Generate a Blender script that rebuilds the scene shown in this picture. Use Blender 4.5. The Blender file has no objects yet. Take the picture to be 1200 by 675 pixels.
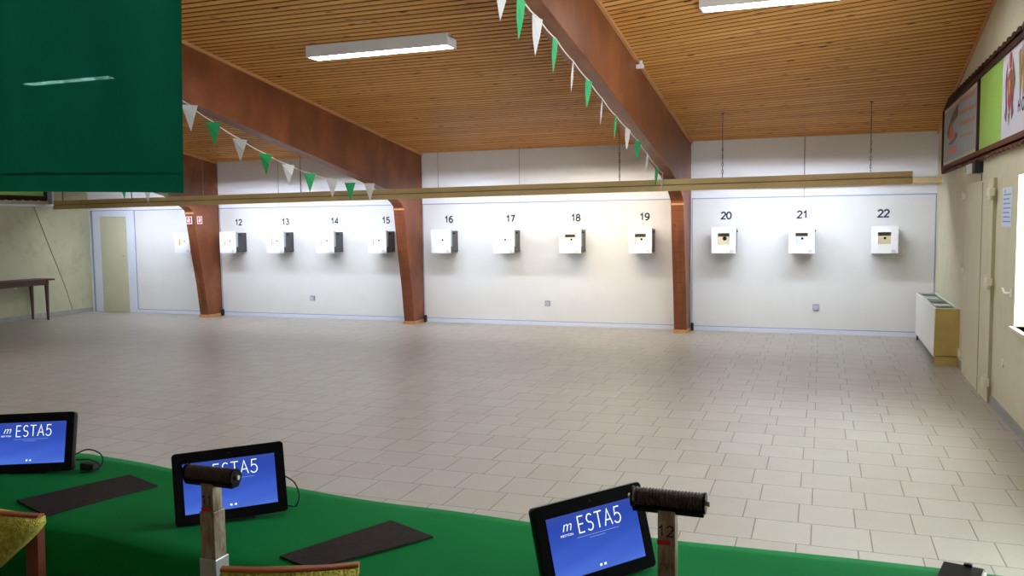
import bpy, bmesh, math, random
from mathutils import Vector, Matrix
random.seed(7)
SC = bpy.context.scene
COL = SC.collection
PI = math.pi

# ------------------------------------------------------------------ camera (pose found from the vanishing lines of the hall)
FPX = 1004.1425
YAW, PITCH, ROLL = [math.radians(a) for a in (-20.2701, -4.4359, -0.7198)]
CAMP = Vector((-1.4212, -13.3706, 1.7185))
FW = Vector((math.sin(YAW)*math.cos(PITCH), math.cos(YAW)*math.cos(PITCH), math.sin(PITCH)))
R0 = Vector((math.cos(YAW), -math.sin(YAW), 0)); U0 = R0.cross(FW)
RT = R0*math.cos(ROLL)+U0*math.sin(ROLL); UP = -R0*math.sin(ROLL)+U0*math.cos(ROLL)
cam = bpy.data.cameras.new('camera'); cam.lens = FPX/1200*36; cam.sensor_width = 36
cam.clip_start = 0.05; cam.clip_end = 200
co = bpy.data.objects.new('camera', cam); COL.objects.link(co)
co.matrix_world = Matrix(((RT.x, UP.x, -FW.x, CAMP.x), (RT.y, UP.y, -FW.y, CAMP.y), (RT.z, UP.z, -FW.z, CAMP.z), (0, 0, 0, 1)))
SC.camera = co

def ray(u, v):
    return FW + RT*((u-600)/FPX) - UP*((v-337.5)/FPX)

# ------------------------------------------------------------------ materials
def srgb(r, g, b):
    f = lambda c: (c/255/12.92) if c/255 <= .04045 else ((c/255+.055)/1.055)**2.4
    return (f(r), f(g), f(b), 1)

class NT:
    def __init__(s, name):
        s.m = bpy.data.materials.new(name); s.m.use_nodes = True
        s.t = s.m.node_tree; s.t.nodes.clear()
        s.out = s.n('ShaderNodeOutputMaterial')
    def n(s, typ, ins=None, **kw):
        nd = s.t.nodes.new(typ)
        for k, v in kw.items(): setattr(nd, k, v)
        for k, v in (ins or {}).items():
            if isinstance(v, bpy.types.NodeSocket): s.t.links.new(v, nd.inputs[k])
            else: nd.inputs[k].default_value = v
        return nd
    def bsdf(s, base, rough=.6, **ins):
        i = {'Base Color': base, 'Roughness': rough}; i.update(ins)
        b = s.n('ShaderNodeBsdfPrincipled', i); s.t.links.new(b.outputs[0], s.out.inputs[0]); return b
    def pos(s): return s.n('ShaderNodeNewGeometry').outputs['Position']
    def obj(s): return s.n('ShaderNodeTexCoord').outputs['Object']
    def noise(s, vec, scale=5, detail=3, rough=.5, sc=None):
        if sc: vec = s.n('ShaderNodeMapping', {'Vector': vec, 'Scale': sc}).outputs[0]
        return s.n('ShaderNodeTexNoise', {'Vector': vec, 'Scale': scale, 'Detail': detail, 'Roughness': rough}).outputs['Fac']
    def ramp(s, fac, stops):
        r = s.n('ShaderNodeValToRGB', {'Fac': fac}); e = r.color_ramp.elements
        while len(e) < len(stops): e.new(.5)
        for k, (p, c) in enumerate(stops): e[k].position = p; e[k].color = c if len(c) == 4 else (*c, 1)
        return r.outputs[0]
    def mix(s, fac, a, b, mode='MIX'):
        n = s.n('ShaderNodeMix', data_type='RGBA', blend_type=mode)
        for k, v in ((0, fac), (6, a), (7, b)):
            if isinstance(v, bpy.types.NodeSocket): s.t.links.new(v, n.inputs[k])
            else: n.inputs[k].default_value = v
        return n.outputs[2]
    def math(s, op, a, b=0.0, c=0.0):
        n = s.n('ShaderNodeMath', operation=op)
        for k, v in ((0, a), (1, b), (2, c)):
            if isinstance(v, bpy.types.NodeSocket): s.t.links.new(v, n.inputs[k])
            else: n.inputs[k].default_value = v
        return n.outputs[0]
    def bump(s, b, h, dist=.002, st=.5):
        bp = s.n('ShaderNodeBump', {'Height': h, 'Distance': dist, 'Strength': st})
        s.t.links.new(bp.outputs[0], b.inputs['Normal'])

M = {}
def plain(name, col, rough=.5, var=.0, scale=8, metal=0, spec=.5, bump=0):
    t = NT(name)
    base = col
    b = None
    if var:
        nz = t.noise(t.obj(), scale, 4)
        dk = tuple(c*(1-var) for c in col[:3])+(1,); lt = tuple(min(1, c*(1+var)) for c in col[:3])+(1,)
        base = t.ramp(nz, [(.3, dk), (.7, lt)])
    b = t.bsdf(base, rough, Metallic=metal, **{'Specular IOR Level': spec})
    if bump:
        t.bump(b, t.noise(t.obj(), scale*6, 3), bump)
    M[name] = t.m
    return t.m

def emis(name, col, st):
    t = NT(name); e = t.n('ShaderNodeEmission', {'Color': col, 'Strength': st})
    t.t.links.new(e.outputs[0], t.out.inputs[0]); M[name] = t.m; return t.m

# floor: large pale tiles in quarter bond
def mat_floor():
    t = NT('floor_tiles')
    s = math.radians(.3992)
    mp = t.n('ShaderNodeMapping', {'Vector': t.pos(), 'Rotation': (0, 0, -s), 'Location': (8.7059*s+1.4835, 8.7059-.3381+.3381*40, 0)})
    def brick(c1, c2, mo, ms):
        return t.n('ShaderNodeTexBrick', {'Vector': mp.outputs[0], 'Color1': c1, 'Color2': c2, 'Mortar': mo, 'Scale': 1.0,
            'Mortar Size': ms, 'Mortar Smooth': .1, 'Bias': 0.0, 'Brick Width': .303, 'Row Height': .3381}, offset=.2383, offset_frequency=2, squash=1.0)
    br = brick(srgb(170, 164, 155), srgb(162, 155, 145), srgb(84, 72, 63), .0037)
    nz = t.noise(t.pos(), 2.2, 4); n2 = t.noise(t.pos(), 38, 3)
    c = t.mix(t.math('MULTIPLY', nz, .5), br.outputs['Color'], srgb(154, 145, 130))
    c = t.mix(t.math('MULTIPLY', t.math('SUBTRACT', n2, .45), .5), c, srgb(136, 126, 112))
    rgh = t.math('ADD', .28, t.math('MULTIPLY', t.noise(t.pos(), 6, 3), .16))
    b = t.bsdf(c, rgh, **{'Specular IOR Level': .5})
    t.bump(b, t.math('SUBTRACT', t.math('MULTIPLY', n2, .08), t.math('MULTIPLY', br.outputs['Fac'], 1.0)), .0015, .5)
    M['floor'] = t.m
mat_floor()

def mat_wall(name, c1, c2, stain, amt):
    t = NT(name); p = t.pos()
    nz = t.noise(p, .9, 5, .6); n2 = t.noise(p, 3.2, 5, .65)
    c = t.mix(t.ramp(nz, [(.35, (0, 0, 0)), (.65, (1, 1, 1))]), c1, c2)
    c = t.mix(t.math('MULTIPLY', t.ramp(n2, [(.5, (0, 0, 0)), (.75, (1, 1, 1))]), amt), c, stain)
    b = t.bsdf(c, .75, **{'Specular IOR Level': .3}); t.bump(b, t.noise(p, 60, 3), .001, .3)
    M[name] = t.m
mat_wall('wall_cream', srgb(212, 208, 180), srgb(203, 198, 168), srgb(184, 176, 146), .45)
mat_wall('wall_left', srgb(188, 186, 158), srgb(176, 174, 146), srgb(150, 146, 112), .6)
mat_wall('wall_white', srgb(240, 241, 244), srgb(236, 237, 240), srgb(226, 226, 226), .3)
mat_wall('panel_white', srgb(230, 229, 228), srgb(225, 224, 222), srgb(214, 212, 205), .25)

def mat_ceiling():
    t = NT('ceiling_boards'); p = t.pos()
    sx = t.n('ShaderNodeSeparateXYZ', {'Vector': p})
    row = t.math('FLOOR', t.math('MULTIPLY', sx.outputs[1], 10.0))
    seg = t.math('FLOOR', t.math('ADD', t.math('MULTIPLY', sx.outputs[0], .27), t.math('MULTIPLY', row, .37)))
    wn = t.n('ShaderNodeTexWhiteNoise', {'Vector': t.n('ShaderNodeCombineXYZ', {'X': row, 'Y': seg}).outputs[0]}, noise_dimensions='2D').outputs['Value']
    gr = t.noise(p, 1, 5, .6, sc=(1.0, 26, 10))
    c = t.ramp(wn, [(0, srgb(206, 144, 72)), (.5, srgb(220, 158, 82)), (1, srgb(230, 170, 94))])
    c = t.mix(t.ramp(gr, [(.35, (0, 0, 0)), (.7, (.7, .7, .7))]), c, srgb(196, 130, 60))
    vo = t.n('ShaderNodeTexVoronoi', {'Vector': t.n('ShaderNodeMapping', {'Vector': p, 'Scale': (3.0, 10.0, 0)}).outputs[0], 'Scale': 1.0})
    kn = t.ramp(vo.outputs['Distance'], [(.08, (1, 1, 1)), (.17, (0, 0, 0))])
    c = t.mix(t.math('MULTIPLY', kn, .9), c, srgb(92, 46, 20))
    b = t.bsdf(c, .5, **{'Specular IOR Level': .3})
    M['ceiling'] = t.m
mat_ceiling()
plain('ceiling_groove_shade', srgb(64, 36, 18), .9, spec=.1)  # dark colour stands in for the shade inside the board grooves
plain('trim_wood', srgb(196, 140, 88), .5, .1, 4)

def mat_beam():
    t = NT('glulam_timber'); p = t.pos()
    sx = t.n('ShaderNodeSeparateXYZ', {'Vector': p}); nm = t.n('ShaderNodeNewGeometry').outputs['Normal']
    sn = t.n('ShaderNodeSeparateXYZ', {'Vector': nm})
    gr = t.noise(p, 1, 6, .65, sc=(9, 2.2, 1.6)); g2 = t.noise(p, 1.3, 4, .6)
    c = t.ramp(gr, [(.3, srgb(94, 50, 25)), (.5, srgb(122, 69, 36)), (.72, srgb(152, 92, 50))])
    c = t.mix(t.ramp(g2, [(.4, (0, 0, 0)), (.72, (.8, .8, .8))]), c, srgb(112, 56, 36))
    # ends of the cut laminations across the front of the post
    fr = t.math('FRACT', t.math('MULTIPLY', sx.outputs[2], 6.5))
    ln = t.math('MULTIPLY', t.math('LESS_THAN', fr, .05), t.math('LESS_THAN', sn.outputs[1], -.8))
    c = t.mix(t.math('MULTIPLY', ln, .6), c, srgb(80, 38, 22))
    vo = t.n('ShaderNodeTexVoronoi', {'Vector': p, 'Scale': 3.1})
    kn = t.ramp(vo.outputs['Distance'], [(.03, (1, 1, 1)), (.1, (0, 0, 0))])
    c = t.mix(t.math('MULTIPLY', kn, .6), c, srgb(60, 26, 16))
    t.bsdf(c, .42, **{'Specular IOR Level': .45}); M['beam'] = t.m
mat_beam()

def mat_cloth(name, ca, cb, sheer=0.0, transl=0.0):
    t = NT(name); p = t.pos()
    w = t.noise(p, 220, 2, .7); n2 = t.noise(p, 3.5, 4, .6)
    c = t.mix(n2, ca, cb)
    c = t.mix(t.math('MULTIPLY', w, .35), c, tuple(x*.55 for x in ca[:3])+(1,))
    b = t.bsdf(c, .9, **{'Specular IOR Level': .15})
    t.bump(b, w, .0008, .6)
    sh = b.outputs[0]
    if transl:
        tr = t.n('ShaderNodeBsdfTranslucent', {'Color': c}); mx = t.n('ShaderNodeMixShader', {0: transl, 1: sh, 2: tr.outputs[0]}); sh = mx.outputs[0]
    if sheer:
        tp = t.n('ShaderNodeBsdfTransparent', {'Color': (.5, 1, .8, 1)})
        k = t.math('MULTIPLY', t.ramp(t.noise(p, 26, 3, .8), [(.35, (.2, .2, .2)), (.65, (1, 1, 1))]), sheer)
        mx = t.n('ShaderNodeMixShader', {0: k, 1: sh, 2: tp.outputs[0]}); sh = mx.outputs[0]
    t.t.links.new(sh, t.out.inputs[0]); M[name] = t.m
mat_cloth('tablecloth', srgb(8, 122, 58), srgb(12, 134, 66))
mat_cloth('curtain', srgb(12, 112, 84), srgb(18, 124, 94), sheer=.012, transl=.22)

def mat_boucle():
    t = NT('olive_boucle'); p = t.obj()
    v = t.n('ShaderNodeTexVoronoi', {'Vector': p, 'Scale': 170}).outputs['Distance']; n = t.noise(p, 60, 4, .7)
    c = t.ramp(n, [(.3, srgb(156, 150, 50)), (.5, srgb(192, 186, 76)), (.7, srgb(222, 216, 110))])
    b = t.bsdf(c, .95); t.bump(b, t.math('ADD', v, n), .004, 1); M['boucle'] = t.m
mat_boucle()
plain('chair_wood', srgb(156, 80, 34), .35, .15, 12)
plain('dark_chair_wood', srgb(108, 54, 34), .35, .15, 12)
plain('rubber_mat', srgb(52, 46, 44), .85, .18, 60, spec=.15, bump=.0006)
plain('black_plastic', srgb(20, 18, 22), .3, spec=.12)
plain('tablet_back', srgb(44, 26, 40), .4)
plain('matte_black', srgb(24, 24, 24), .7)
plain('cable', srgb(18, 18, 20), .5)
def mat_alu():
    t = NT('worn_aluminium'); p = t.obj()
    n = t.noise(p, 22, 5, .7, sc=(1, 1, .35))
    c = t.ramp(n, [(.35, srgb(104, 78, 60)), (.52, srgb(160, 144, 126)), (.7, srgb(196, 190, 180))])
    t.bsdf(c, .42, Metallic=.55); M['alu'] = t.m
mat_alu()
plain('bright_alu', srgb(190, 188, 184), .35, .08, 30, metal=.6)
plain('roller_rubber', srgb(58, 46, 44), .45, .15, 60)
plain('red_tape', srgb(196, 30, 34), .5)
plain('marker_ink', srgb(30, 20, 22), .6)
plain('white_paint', srgb(238, 238, 236), .35)
plain('target_cover', srgb(240, 240, 240), .35)
plain('target_flange', srgb(170, 180, 178), .4)
plain('target_body', srgb(62, 62, 66), .38)
plain('target_inner', srgb(140, 130, 108), .6)
plain('card_cream', srgb(226, 212, 176), .6)
plain('card_blue', srgb(224, 230, 240), .6)
plain('target_card', srgb(244, 244, 238), .6)
plain('ink_black', srgb(14, 14, 16), .5)
plain('number_blue', srgb(22, 26, 60), .6)
plain('label_grey', srgb(198, 192, 204), .6)
plain('orange_card', srgb(226, 120, 60), .6)
plain('bar_wood', srgb(206, 178, 124), .55, .1, 2)
plain('bar_wood_dark', srgb(146, 120, 74), .55, .12, 2)
plain('bar_end', srgb(212, 186, 140), .5, .1, 4)
plain('seam_blue', srgb(150, 162, 196), .6)
plain('white_board', srgb(222, 226, 240), .5)
plain('door_beige', srgb(196, 192, 164), .6, .04, 4)
plain('door_cream', srgb(208, 202, 172), .6, .04, 4)
plain('hinge_cream', srgb(222, 216, 192), .45)
plain('baseboard_grey', srgb(150, 150, 146), .55, .1, 6)
plain('socket_grey', srgb(150, 154, 164), .5)
plain('convector_white', srgb(226, 226, 220), .45)
plain('convector_wood', srgb(184, 158, 88), .5, .12, 5)
plain('grille_dark', srgb(104, 108, 104), .5)
plain('glass_green', srgb(206, 226, 216), .2)
plain('bench_wood', srgb(74, 44, 38), .45, .12, 10)
plain('frame_brown', srgb(62, 36, 28), .7, .1, 9, spec=.2)
plain('frame_brown_light', srgb(100, 58, 42), .7, .1, 9, spec=.2)
plain('poster_blue', srgb(164, 180, 186), .5, .05, 6)
plain('poster_orange', srgb(212, 116, 92), .5)
plain('poster_dark', srgb(92, 88, 88), .5)
plain('poster_cream', srgb(214, 204, 170), .5)
plain('sign_green', srgb(158, 204, 96), .45, .03, 3)
plain('sign_white', srgb(216, 216, 226), .45)
plain('crest_red', srgb(168, 60, 56), .5, .2, 30)
plain('crest_green', srgb(112, 126, 76), .5, .2, 30)
plain('crest_gold', srgb(190, 160, 90), .5, .2, 30)
plain('crest_purple', srgb(112, 78, 104), .5, .1, 30)
plain('flag_green', srgb(26, 150, 84), .6)
plain('flag_white', srgb(196, 190, 186), .6)
plain('string', srgb(214, 204, 190), .7)
plain('chain_iron', srgb(72, 68, 60), .45, metal=.5)
plain('wire', srgb(168, 150, 120), .5)
plain('sign_red', srgb(206, 24, 62), .45)
plain('sticker_white', srgb(244, 240, 240), .45)
plain('paper_sheet', srgb(214, 224, 240), .6)
plain('paper_blue', srgb(120, 160, 214), .6)
plain('unit_white', srgb(214, 220, 214), .45)
plain('window_frame', srgb(236, 236, 230), .4)
plain('sill_stone', srgb(206, 192, 178), .5)
plain('lamp_housing', srgb(236, 234, 236), .5)
plain('pipe_olive', srgb(172, 166, 132), .6)
def glass():
    t = NT('window_glass')
    g = t.n('ShaderNodeBsdfGlossy', {'Roughness': .02}); tp = t.n('ShaderNodeBsdfTransparent', {'Color': (.93, .96, .95, 1)})
    mx = t.n('ShaderNodeMixShader', {0: .06, 1: tp.outputs[0], 2: g.outputs[0]}); t.t.links.new(mx.outputs[0], t.out.inputs[0]); M['glass'] = t.m
glass()
emis('tube_cool', (.88, .93, 1, 1), 27)
emis('tube_target', (.80, .88, 1, 1), 46)
emis('tube_warm', (1, .90, .74, 1), 46)
emis('target_lamp', (1, .88, .68, 1), 22)
emis('target_lamp_white', (1, .97, .9, 1), 8)
emis('screen_text', (.9, .95, 1, 1), .6)
emis('screen_faint', (.6, .72, 1, 1), .3)
emis('text_white', (1, 1, 1, 1), 1.0)
def mat_screen():
    t = NT('blue_screen'); p = t.obj()
    sx = t.n('ShaderNodeSeparateXYZ', {'Vector': p})
    g = t.math('MULTIPLY', sx.outputs[2], 4.6)
    wv = t.n('ShaderNodeTexWave', {'Vector': t.n('ShaderNodeMapping', {'Vector': p, 'Rotation': (0, .25, 0)}).outputs[0], 'Scale': 5, 'Distortion': 2.5, 'Detail': 2}, bands_direction='Z')
    c = t.ramp(g, [(.05, srgb(96, 140, 250)), (.35, srgb(74, 112, 230)), (.75, srgb(50, 84, 196)), (1, srgb(72, 92, 178))])
    c = t.mix(t.math('MULTIPLY', wv.outputs['Fac'], .16), c, srgb(46, 70, 176))
    e = t.n('ShaderNodeEmission', {'Color': c, 'Strength': .42})
    gl = t.n('ShaderNodeBsdfGlossy', {'Roughness': .05, 'Color': (1, 1, 1, 1)}); lw = t.n('ShaderNodeFresnel', {'IOR': 1.45})
    mx = t.n('ShaderNodeMixShader', {0: t.math('MULTIPLY', lw.outputs[0], .45), 1: e.outputs[0], 2: gl.outputs[0]})
    t.t.links.new(mx.outputs[0], t.out.inputs[0]); M['screen'] = t.m
mat_screen()

# ------------------------------------------------------------------ mesh helpers
class MB:
    def __init__(s): s.v = []; s.f = []
    def add(s, vs, fs):
        o = len(s.v); s.v += [Vector(v) for v in vs]; s.f += [tuple(i+o for i in f) for f in fs]; return s
    def box(s, x0, x1, y0, y1, z0, z1):
        return s.add([(x0,y0,z0),(x1,y0,z0),(x1,y1,z0),(x0,y1,z0),(x0,y0,z1),(x1,y0,z1),(x1,y1,z1),(x0,y1,z1)],
                     [(0,3,2,1),(4,5,6,7),(0,1,5,4),(1,2,6,5),(2,3,7,6),(3,0,4,7)])
    def prism(s, pts, d, off=Vector((0,0,0))):
        """pts: closed loop of 3-D points, extruded by vector d"""
        n = len(pts); d = Vector(d); P = [Vector(p)+off for p in pts]
        return s.add(P+[p+d for p in P], [tuple(range(n))[::-1], tuple(range(n, 2*n))]+[(i, (i+1)%n, n+(i+1)%n, n+i) for i in range(n)])
    def tube(s, pts, r, n=8, cap=True):
        P = [Vector(p) for p in pts]; rings = []
        rr = r if isinstance(r, (list, tuple)) else [r]*len(P)
        prev = None
        for i, p in enumerate(P):
            d = (P[min(i+1, len(P)-1)]-P[max(i-1, 0)]).normalized()
            a = Vector((0,0,1)) if abs(d.z) < .9 else Vector((1,0,0))
            if prev is not None and abs(prev.dot(d)) < .95: a = prev
            x = (a-d*a.dot(d)).normalized(); y = d.cross(x); prev = x
            rings.append([p+(x*math.cos(2*PI*k/n)+y*math.sin(2*PI*k/n))*rr[i] for k in range(n)])
        vs = [v for q in rings for v in q]; fs = []
        for i in range(len(P)-1):
            for k in range(n): fs.append((i*n+k, i*n+(k+1)%n, (i+1)*n+(k+1)%n, (i+1)*n+k))
        if cap: fs += [tuple(range(n))[::-1], tuple((len(P)-1)*n+k for k in range(n))]
        return s.add(vs, fs)
    def disc(s, c, nrm, r, n=24, th=.001):
        c = Vector(c); d = Vector(nrm).normalized()
        return s.tube([c, c+d*th], r, n)
    def xf(s, m):
        s.v = [m @ v for v in s.v]; return s
    def build(s, name, mat, parent=None, local=False, smooth=False, bevel=0, seg=2, origin=None):
        vs = s.v
        if not vs: return None
        if local: off = Vector((0,0,0))
        elif parent is not None:
            off = Vector((0,0,0)); q = parent
            while q is not None: off += q.location; q = q.parent
        elif origin is not None: off = Vector(origin)
        else:
            lo = [min(v[k] for v in vs) for k in range(3)]; hi = [max(v[k] for v in vs) for k in range(3)]
            off = Vector(((lo[0]+hi[0])/2, (lo[1]+hi[1])/2, lo[2]))
        me = bpy.data.meshes.new(name); me.from_pydata([tuple(v-off) for v in vs], [], s.f)
        bm = bmesh.new(); bm.from_mesh(me); bmesh.ops.recalc_face_normals(bm, faces=bm.faces); bm.to_mesh(me); bm.free()
        me.materials.append(M[mat] if isinstance(mat, str) else mat)
        if smooth:
            for p in me.polygons: p.use_smooth = True
        o = bpy.data.objects.new(name, me); COL.objects.link(o)
        if parent is not None: o.parent = parent
        elif not local: o.location = off
        if bevel:
            b = o.modifiers.new('bevel', 'BEVEL'); b.width = bevel; b.segments = seg; b.limit_method = 'ANGLE'
        return o

def empty(name, loc, label=None, cat=None, group=None, rz=0):
    o = bpy.data.objects.new(name, None); COL.objects.link(o); o.location = loc; o.rotation_euler.z = rz
    o.empty_display_size = .1
    if label: o['label'] = label
    if cat: o['category'] = cat
    if group: o['group'] = group
    return o
def tag(o, label, cat, group=None):
    o['label'] = label; o['category'] = cat
    if group: o['group'] = group
    return o
def struct(o): o['kind'] = 'structure'; return o

def text_mesh(txt, size, mat, name, parent=None, loc=(0,0,0), M3=None, offset=0.0, extr=.0008, shear=0, align='CENTER', xs=1.0):
    cu = bpy.data.curves.new('tmp', 'FONT'); cu.body = txt; cu.size = size; cu.extrude = extr; cu.offset = offset
    cu.align_x = align; cu.align_y = 'CENTER'; cu.shear = shear; cu.resolution_u = 4
    to = bpy.data.objects.new('tmp', cu); COL.objects.link(to)
    bpy.context.view_layer.update()
    me = bpy.data.meshes.new_from_object(to); bpy.data.objects.remove(to); me.name = name
    me.materials.clear(); me.materials.append(M[mat])
    T = Matrix.Translation(Vector(loc)) @ ((M3 or Matrix.Identity(3)) @ Matrix.Diagonal((xs, 1, 1))).to_4x4()
    me.transform(T)
    o = bpy.data.objects.new(name, me); COL.objects.link(o)
    if parent is not None: o.parent = parent
    return o
def arc(cx, cy, rx, ry, a0, a1, n=14):
    return [(cx+rx*math.cos(math.radians(a0+(a1-a0)*k/n)), cy+ry*math.sin(math.radians(a0+(a1-a0)*k/n))) for k in range(n+1)]
GLYPH = {   # strokes on a 0..w x 0..1 grid
 '0': (.62, [arc(.31, .5, .27, .46, 0, 360, 24)]),
 '1': (.62, [[(.10, .74), (.24, .80), (.36, .96), (.36, .04)]]),
 '2': (.62, [arc(.31, .70, .25, .26, 170, -20, 12)+[(.06, .05), (.58, .05)]]),
 '3': (.62, [arc(.29, .73, .22, .23, 150, -90, 12), arc(.29, .28, .26, .24, 90, -150, 14)]),
 '4': (.62, [[(.46, .04), (.46, .95), (.05, .30), (.60, .30)]]),
 '5': (.62, [[(.54, .95), (.16, .95), (.11, .53)]+arc(.28, .33, .27, .28, 118, -150, 16)]),
 '6': (.62, [arc(.42, .50, .36, .45, 70, 180, 10)+[(.06, .32)], arc(.31, .32, .25, .28, 0, 360, 20)]),
 '7': (.62, [[(.06, .95), (.56, .95), (.22, .04)]]),
 '8': (.62, [arc(.31, .74, .21, .22, 0, 360, 18), arc(.31, .28, .26, .25, 0, 360, 20)]),
 '9': (.62, [arc(.20, .50, .36, .45, -110, 0, 10)+[(.56, .68)], arc(.31, .68, .25, .28, 0, 360, 20)]),
 'E': (.58, [[(.52, .95), (.10, .95), (.10, .05), (.52, .05)], [(.10, .52), (.48, .52)]]),
 'S': (.58, [arc(.31, .72, .22, .23, 35, 265, 12)+arc(.29, .28, .23, .23, 85, -145, 12)]),
 'T': (.60, [[(.02, .95), (.60, .95)], [(.31, .95), (.31, .05)]]),
 'A': (.66, [[(.03, .05), (.33, .95), (.63, .05)], [(.14, .36), (.52, .36)]]),
 'W': (.95, [[(.04, .95), (.25, .06), (.47, .80), (.69, .06), (.91, .95)]]),
 'H': (.64, [[(.09, .95), (.09, .05)], [(.55, .95), (.55, .05)], [(.09, .52), (.55, .52)]]),
 'O': (.74, [arc(.37, .5, .32, .46, 0, 360, 24)]),
 'F': (.56, [[(.52, .95), (.10, .95), (.10, .05)], [(.10, .52), (.46, .52)]]),
}
def ribbon(pts, w):
    P = [Vector((a, b)) for a, b in pts]; closed = (P[0]-P[-1]).length < 1e-4; n = len(P); out = []
    for i in range(n):
        a = P[i-1] if i else (P[-2] if closed else P[0]); b = P[i+1] if i < n-1 else (P[1] if closed else P[-1])
        d1 = (P[i]-a); d2 = (b-P[i])
        d1 = d1.normalized() if d1.length > 1e-6 else d2.normalized(); d2 = d2.normalized() if d2.length > 1e-6 else d1
        t = (d1+d2).normalized() if (d1+d2).length > 1e-6 else d1; nrm = Vector((-t.y, t.x)); c = max(.45, nrm.dot(Vector((-d1.y, d1.x))))
        e = nrm*(w/2/c); out.append((P[i]+e, P[i]-e))
    return out
def letters(txt, h, w, mat, name, parent, loc, M3, gap=.12, th=.0006, xs=1.0, shear=0, align='C'):
    tot = sum(GLYPH[c][0] for c in txt)+gap*(len(txt)-1); x = -tot/2 if align == 'C' else 0; mb = MB()
    for c in txt:
        gw, st = GLYPH[c]
        for s_ in st:
            r = ribbon([((px+x)*h*xs+shear*py*h, (py-.5)*h) for px, py in s_], w); n = len(r)
            vs = [(a.x, a.y, 0) for a, b in r]+[(b.x, b.y, 0) for a, b in r]+[(a.x, a.y, th) for a, b in r]+[(b.x, b.y, th) for a, b in r]
            fs = []
            for i in range(n-1): fs += [(2*n+i, 2*n+i+1, 3*n+i+1, 3*n+i), (i, n+i, n+i+1, i+1), (i, i+1, 2*n+i+1, 2*n+i), (n+i, 3*n+i, 3*n+i+1, n+i+1)]
            fs += [(0, 2*n, 3*n, n), (n-1, 2*n-1, 4*n-1, 3*n-1)]
            mb.add(vs, fs)
        x += gw+gap
    mb.xf(Matrix.Translation(Vector(loc)) @ M3.to_4x4())
    return mb.build(name, mat, parent, True)
RX90 = Matrix(((1,0,0),(0,0,-1),(0,1,0)))       # text facing -y
RXW = Matrix(((0,0,-1),(-1,0,0),(0,1,0)))       # text on right wall, facing -x, reading towards the viewer

def copy_tree(o, parent=None):
    c = o.copy(); COL.objects.link(c); c.parent = parent
    for ch in list(o.children): copy_tree(ch, c)
    return c

# ------------------------------------------------------------------ room shell
H0 = 2.902; XL = -15.49; YF = -16.5; XB = -3.4
def slope(x): return .14 if x <= XB else .14+(.196-.14)*(x-XB)/(0-XB)
def zc(x, y): return H0 + slope(x)*(-y)

struct(MB().box(XL-.2, .2, YF-.2, .2, -.12, 0).build('floor', 'floor'))
# back wall: upper wall set back a little, lower target panels stand proud to z=2.03
struct(MB().box(XL-.2, .2, .012, .2, 0, 3.2).build('wall_back', 'wall_white'))
struct(MB().box(-14.30, -12.46, -.0, .012, .07, 2.025).build('trim_1', 'panel_white'))
struct(MB().box(-12.25, -8.19, -.0, .012, .07, 2.025).build('trim_2', 'panel_white'))
struct(MB().box(-7.985, -3.6, -.0, .012, .07, 2.025).build('trim_3', 'panel_white'))
struct(MB().box(-3.4, -.012, -.0, .012, .07, 2.025).build('trim_4', 'panel_white'))
# blue-white joint strips
sm = MB(); 
for a, b in ((-14.30, -12.46), (-12.25, -8.19), (-7.985, -3.6), (-3.4, -.0)):
    sm.box(a, b, -.006, .01, 2.025, 2.040); sm.box(a, b, -.008, .01, .066, .078)
sm.box(-.016, -.002, -.006, .01, .07, 2.04)
for x in (-12.245, -7.98, -3.392): sm.box(x, x+.010, -.006, .01, .07, 2.03)
struct(sm.build('trim_5', 'seam_blue'))
for k, (a, b) in enumerate(((-14.50, -12.46), (-12.25, -8.19), (-7.985, -3.6), (-3.4, 0))):
    struct(MB().box(a, b, -.012, .012, 0, .066).build('baseboard_back' if k == 0 else 'baseboard_back.%03d' % k, 'white_board', bevel=.003))
# thin vertical joints of the upper wall panels
sj = MB()
for x in (-10.916, -6.212, -1.763): sj.box(x, x+.008, .008, .02, 2.04, 2.92)
struct(sj.build('trim_6', 'socket_grey'))
# left wall and its foot board
struct(MB().box(XL-.2, XL, YF, .2, 0, 5.6).build('wall_left', 'wall_left'))
struct(MB().box(XL, XL+.015, YF, 0, 0, .085).build('baseboard_left', 'baseboard_grey'))
# right wall with two window openings
WIN = [(-7.35, -5.50), (-10.1, -8.25)]
WZ = (.82, 2.04)
wr = MB(); ys = [.2]
segs = []; cur = .2
for a, b in WIN:
    wr.box(0, .3, b, cur, 0, 5.6); wr.box(0, .3, a, b, 0, WZ[0]); wr.box(0, .3, a, b, WZ[1], 5.6); cur = a
wr.box(0, .3, YF, cur, 0, 5.6)
struct(wr.build('wall_right', 'wall_cream'))
struct(MB().box(-.014, 0, -2.88, -2.56, 0, .085).box(-.014, 0, YF, -4.62, 0, .085).build('baseboard_right', 'baseboard_grey'))
struct(MB().box(XL-.2, .3, YF-.2, YF, 0, 5.8).build('wall_front', 'wall_cream'))
for k, (a, b) in enumerate(WIN):
    w = MB()
    for (y0, y1, z0, z1) in ((a, a+.06, WZ[0], WZ[1]), (b-.06, b, WZ[0], WZ[1]), (a, b, WZ[0], WZ[0]+.06), (a, b, WZ[1]-.06, WZ[1]), ((a+b)/2-.04, (a+b)/2+.04, WZ[0], WZ[1])):
        w.box(.14, .2, y0, y1, z0, z1)
    wo = struct(w.build('window_%d' % (k+1), 'window_frame'))
    MB().box(.165, .171, a+.05, b-.05, WZ[0]+.05, WZ[1]-.05).build('pane', 'glass', wo)
    MB().box(-.035, .14, a-.04, b+.04, WZ[0]-.035, WZ[0]).build('window_sill', 'sill_stone', wo, bevel=.006)
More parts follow.
